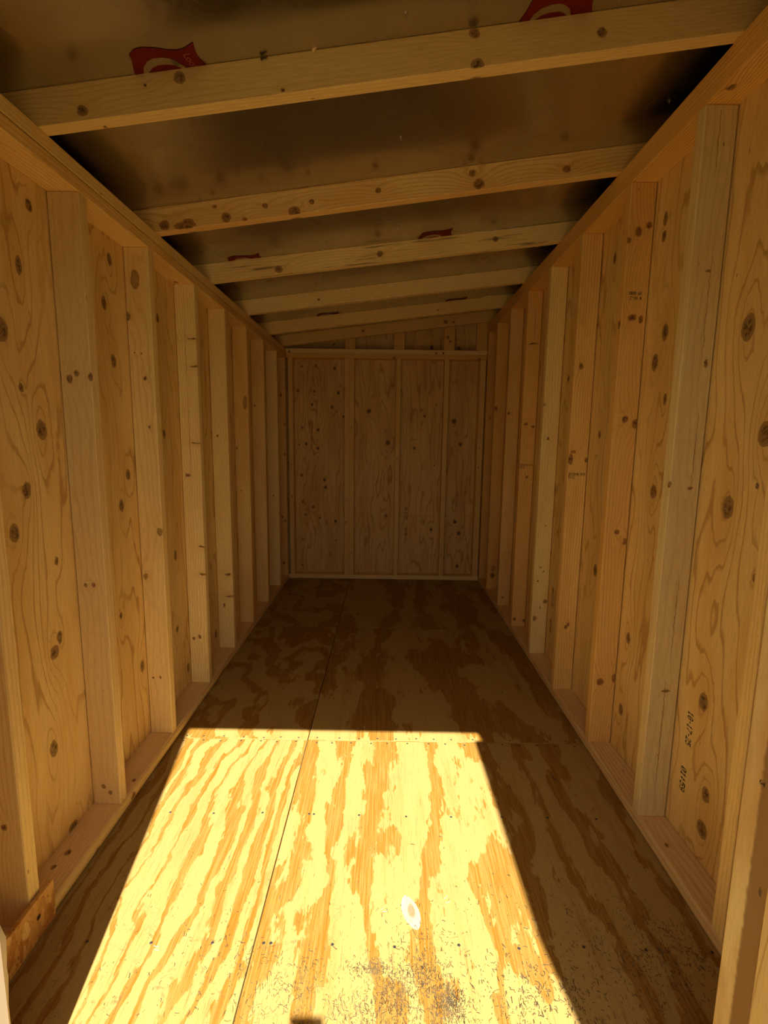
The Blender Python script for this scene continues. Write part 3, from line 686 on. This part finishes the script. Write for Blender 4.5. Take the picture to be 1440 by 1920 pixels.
def flat_print(name, pts, mat, parent, eps, lab=None):
    vs = [(x, y, zdeck(x) - eps) for x, y in pts]
    bm = bmesh.new()
    f = bm.faces.new([bm.verts.new(Vector(v) * I) for v in vs])
    f.normal_update()
    if f.normal.z > 0: f.normal_flip()
    bmesh.ops.triangulate(bm, faces=[f], ngon_method='EAR_CLIP')
    me = bpy.data.meshes.new(name); L = None
    bm.to_mesh(me); bm.free()
    L = me.uv_layers.new(name='uv')
    for lp in me.loops:
        c0 = me.vertices[lp.vertex_index].co / I
        L.data[lp.index].uv = (c0.x, c0.y)
    o = link(name, me, mat); keep_parent(o, parent)
    if lab: o['label'] = lab
    return o
def emblem(E, S, dx, dy, dk, text):
    e = flat_print('printed_emblem', [(x + dx, y + dy) for x, y in E], RED, dk, .04, 'red printed emblem on the foil')
    flat_print('emblem_swoosh', [(x + dx, y + dy) for x, y in S], FOIL, e, .05)
    if text:
        cu = bpy.data.curves.new('lettering', 'FONT'); cu.body = 'Look'; cu.size = .82 * I * 1.15
        tmp = bpy.data.objects.new('tmp_text', cu); COL.objects.link(tmp)
        me = bpy.data.meshes.new_from_object(tmp.evaluated_get(bpy.context.evaluated_depsgraph_get()))
        bpy.data.objects.remove(tmp); bpy.data.curves.remove(cu)
        o = link('emblem_lettering', me, REDT)
        # reads towards the back of the shed, seen from below
        xa = Vector((.12, 1, .12 * SLOPE)).normalized(); nz = Vector((SLOPE, 0, -1)).normalized()
        ya = nz.cross(xa)
        M = Matrix.Identity(4)
        p = Vector((-18.75 + dx, 49.82 + dy, zdeck(-18.75 + dx) - .06))
        for i in range(3):
            M[i][0] = xa[i]; M[i][1] = ya[i]; M[i][2] = nz[i]; M[i][3] = p[i] * I
        o.matrix_world = M; bpy.context.view_layer.update(); keep_parent(o, e)
emblem(E1, S1, 0, 0, decks[0], True)
emblem(E2, S2, 0, 0, decks[0], False)
emblem(E1, S1, -6.35, 47.5, decks[1], True)
emblem(E2, S2, -6.45, 48.0, decks[1], False)
emblem(E1, S1, 3.7, 94.0, decks[2], False)
emblem(E2, S2, 3.9, 96.3, decks[2], False)
TIN = plain('bright_nail', (.55, .5, .42), .35, .9)
for x, y, dk in ((1.18, 48.99, 0), (1.23, 66.93, 1), (33.3, 66.51, 1), (1.41, 93.28, 1), (31.5, 74.07, 1), (-26.53, 75.2, 1)):
    z = zdeck(x)
    vs = [(x + .07 * math.cos(k * 1.2566), y + .07 * math.sin(k * 1.2566), z) for k in range(5)] + [(x + .06, y + .05, z - .5)]
    # a splintered collar where the nail came through
    for k in range(5):
        t = k * 1.2566 + .3
        vs += [(x + .22 * math.cos(t), y + .22 * math.sin(t), z - .01), (x + .2 * math.cos(t + .5), y + .2 * math.sin(t + .5), z - .01), (x + .15 * math.cos(t + .2), y + .15 * math.sin(t + .2), z - .2)]
    fs = [(k, (k + 1) % 5, 5) for k in range(5)] + [(6 + 3 * k, 7 + 3 * k, 8 + 3 * k) for k in range(5)]
    o = poly_mesh('nail_tip', vs, fs, TIN); keep_parent(o, decks[dk]); o['label'] = 'nail tip poking through the foil'

# ------------------------------------------------------------------ loose things
OSB = osb_mat()
o = box('strand_board_strip', (-32.95, 26.5, .06), (-32.5, 43.5, 4.15), OSB, None, grain=1, bev=.04)
for lp in o.data.loops:          # face coordinates along and up the strip
    c0 = (o.data.vertices[lp.vertex_index].co / I)
    o.data.uv_layers['uv'].data[lp.index].uv = (c0.y + 35., c0.z + .06 + c0.x * .8)
tag(o, 'short strip of orange strand board standing on edge against the left plate', 'board')

def crumple():
    bm = bmesh.new()
    bmesh.ops.create_uvsphere(bm, u_segments=18, v_segments=12, radius=1.)
    rnd = random.Random(5)
    ph = [rnd.uniform(0, 6) for _ in range(6)]
    for v in bm.verts:
        p = v.co.copy()
        k = 1 + .16 * math.sin(5 * p.z + ph[0] + 2 * p.y) + .10 * math.sin(9 * p.y + ph[1]) + .08 * math.sin(8 * p.z - 6 * p.y + ph[2])
        zz = .02 + 16.6 * (p.z * .5 + .5)
        fat = .40 + .60 * max(0., 1 - abs(zz - 14.6) / 4.)
        v.co = Vector((-25.95 + .95 * fat * p.x * k, 28.6 + .85 * p.y * k, zz))
    L = bm.loops.layers.uv.new('uv')
    for v in bm.verts: v.co *= I
    me = bpy.data.meshes.new('crumpled_sheet'); bm.to_mesh(me); bm.free()
    for p in me.polygons: p.use_smooth = True
    o = link('crumpled_sheet', me, plain('white_sheet', (.72, .66, .56), .7, vary=.08))
    tag(o, 'crumpled whitish sheet bunched behind the jamb board at the lower left', 'sheet')
crumple()

SPL = plain('fresh_chip', (.78, .58, .30), .7)
def chip(x, y, h, ang, sz, lab, dark):
    z = zraf(x) + h / CS
    d = Vector((math.cos(ang), -.25, math.sin(ang))); w = Vector((-math.sin(ang), -.1, math.cos(ang)))
    p = Vector((x, y, z))
    vs = []
    for s, hw in ((0, .12), (.35, .16), (.75, .13), (1., .03)):
        c0 = p + d * (s * sz) + w * (.06 * math.sin(6 * s))
        for a, t in ((-1, 0), (1, 0), (1, 1), (-1, 1)):
            vs.append(c0 + w * (a * hw * sz) + Vector((0, -.08 * t, 0)))
    fs = []
    for i in range(3):
        for k in range(4):
            a = i * 4 + k; c = i * 4 + (k + 1) % 4
            fs.append((a, c, c + 4, a + 4))
    fs += [(3, 2, 1, 0), (12, 13, 14, 15)]
    o = poly_mesh('wood_splinter', vs, fs, plain('dark_chip', (.10, .055, .03), .8) if dark else SPL)
    tag(o, lab, 'splinter')
chip(-7.3, 51.38, 3.06, .9, .95, 'pale wood splinter stuck on top of the nearest rafter', False)
chip(-12.1, 51.38, 3.02, .3, .7, 'dark wood crumb stuck on top of the nearest rafter, left of the pale one', True)

# grass clippings and soil crumbs trodden in at the doorway
def litter():
    rnd = random.Random(11)
    cl = [(-6.5, 38.2, 1.6, 1.0, 70), (1.6, 37.2, 1.1, 1.3, 260), (-.6, 38.9, 1.0, .35, 90), (4.0, 38.6, .8, .8, 110), (-1.5, 35.3, 1.6, 1., 170), (6.1, 36.1, .75, .8, 330), (-8.5, 37.3, 1.5, 1., 50), (-1.0, 38.6, 1.4, 1., 60), (4.2, 41., 1.6, 1.3, 70), (5., 38.5, 1.3, .8, 50),
          (-13., 40.2, 2., 1.2, 50), (-9., 35.5, 2.5, 1.4, 90), (1., 35., 3., 1., 140), (12., 37., 3., 2.2, 140), (22., 41., 3., 2., 110), (27., 40.5, 2.2, 2.0, 140), (17., 37.5, 2.5, 2., 90), (14., 36., 2., 1., 60),
          (29.5, 41.5, 1.2, 1.5, 70), (-17., 38., 4., 3., 60), (24., 36., 5., 2., 90), (5., 41., 14., 5., 170), (20., 44., 8., 5., 90), (-15., 45., 8., 6., 40), (-28., 39., 3., 4., 20)]
    vs = []; fs = []
    for cx, cy, sx, sy, n in cl:
        for _ in range(int(n * 1.5)):
            x, y = rnd.gauss(cx, sx), rnd.gauss(cy, sy)
            if not (-32. < x < 31.4 and 27 < y < 62): continue
            L_ = rnd.uniform(.10, .62) * rnd.uniform(.4, 1.); a = rnd.uniform(0, math.pi)
            if rnd.random() < .35: a = math.pi / 2 + rnd.gauss(0, .3)
            w = rnd.uniform(.010, .028); bend = rnd.gauss(0, .25)
            dx, dy = math.cos(a), math.sin(a)
            i = len(vs)
            for s in (-.5, 0, .5):
                px, py = x + dx * L_ * s - dy * bend * L_ * (s * s), y + dy * L_ * s + dx * bend * L_ * (s * s)
                zz = .02 + rnd.uniform(0, .10)
                vs.append((px - dy * w, py + dx * w, zz)); vs.append((px + dy * w, py - dx * w, zz + .015))
            fs += [(i, i + 1, i + 3, i + 2), (i + 2, i + 3, i + 5, i + 4)]
    m = plain('dry_clippings', (.07, .052, .025), .85, vary=.5, scale=30.)
    o = poly_mesh('grass_clippings', vs, fs, m)
    o['kind'] = 'stuff'; tag(o, 'dry grass clippings and soil crumbs scattered on the floor inside the doorway', 'litter')
    vs = []; fs = []
    for x, y in [(-20.75, 39.95), (.2, 44.4), (7., 46.)]:
        for q in range(2):
            a = rnd.uniform(-.5, .9); L_ = rnd.uniform(.35, .7); i = len(vs); xx, yy = x + rnd.gauss(0, .5), y + rnd.gauss(0, .4)
            for s in (-.5, 0, .5):
                px, py = xx + math.cos(a) * L_ * s, yy + math.sin(a) * L_ * s + .2 * s * s
                vs += [(px, py - .025, .14), (px, py + .025, .16)]
            fs += [(i, i + 1, i + 3, i + 2), (i + 2, i + 3, i + 5, i + 4)]
    o = poly_mesh('wood_shavings', vs, fs, plain('pale_shavings', (.45, .38, .26), .7)); o['kind'] = 'stuff'
    tag(o, 'few pale curled wood shavings on the sunlit floor', 'shavings')
litter()

# ------------------------------------------------------------------ outside
ground = structure('ground', 'dry yard outside the doorway')
gm = bpy.data.materials.new('yard_soil'); gm.use_nodes = True
b = NB(gm.node_tree); bs = gm.node_tree.nodes['Principled BSDF']
tc = b.new('ShaderNodeTexCoord'); n = b.noise(tc.outputs['Object'], 3., 6, .65)
b.put(bs.inputs['Base Color'], b.mix(b.ss(n, .4, .62), (.10, .085, .045), (.06, .07, .022))); bs.inputs['Roughness'].default_value = .9
box('yard', (-1500, -1500, -9), (1500, 1500, -8), gm, ground, bev=0)
for x in (-34, 0, 33): box('skid', (x - 2, 27, -8), (x + 2, 172, -6.02), joist_mat, floor, grain=1, bev=0)

# the phone that took the picture, on an unseen stand added to hold it up outside the door; its shadow falls on the floor
BLK = plain('black_plastic', (.02, .02, .022), .45)
ph = bpy.data.objects.new('smartphone', None); COL.objects.link(ph); ph.location = (-.5 * I, -.45 * I, 42.2 * I)
bpy.context.view_layer.update()
box('phone_body', (-1.9, -.62, 42.2), (.85, -.3, 48.95), BLK, ph, bev=.1, seg=2)
tag(ph, 'black smartphone upright on the added thin stand outside the doorway', 'phone')
stn = bpy.data.objects.new('added_phone_stand', None); COL.objects.link(stn); stn.location = (-.5 * I, -.45 * I, -8 * I)
bpy.context.view_layer.update()
box('column', (-.8, -.7, -7.2), (-.25, -.2, 41.7), BLK, stn, bev=.08)
box('cradle', (-1.9, -.75, 41.7), (.85, -.15, 42.18), BLK, stn, bev=.06)
for k in range(3):
    t = k * 2.094 + .5
    p0 = Vector((-.52, -.45, 2.)); p1 = p0 + Vector((9 * math.cos(t), 9 * math.sin(t), -9.9))
    d = (p1 - p0).normalized(); s_ = d.cross(Vector((0, 0, 1))).normalized() * .22; u_ = d.cross(s_).normalized() * .22
    vs = [p + a * s_ + c_ * u_ for p in (p0, p1) for a, c_ in ((-1, -1), (1, -1), (1, 1), (-1, 1))]
    o = poly_mesh('leg', vs, [(0, 1, 5, 4), (1, 2, 6, 5), (2, 3, 7, 6), (3, 0, 4, 7), (3, 2, 1, 0), (4, 5, 6, 7)], BLK); keep_parent(o, stn)
tag(stn, 'thin black three-legged stand added to hold the phone up outside the doorway', 'stand')
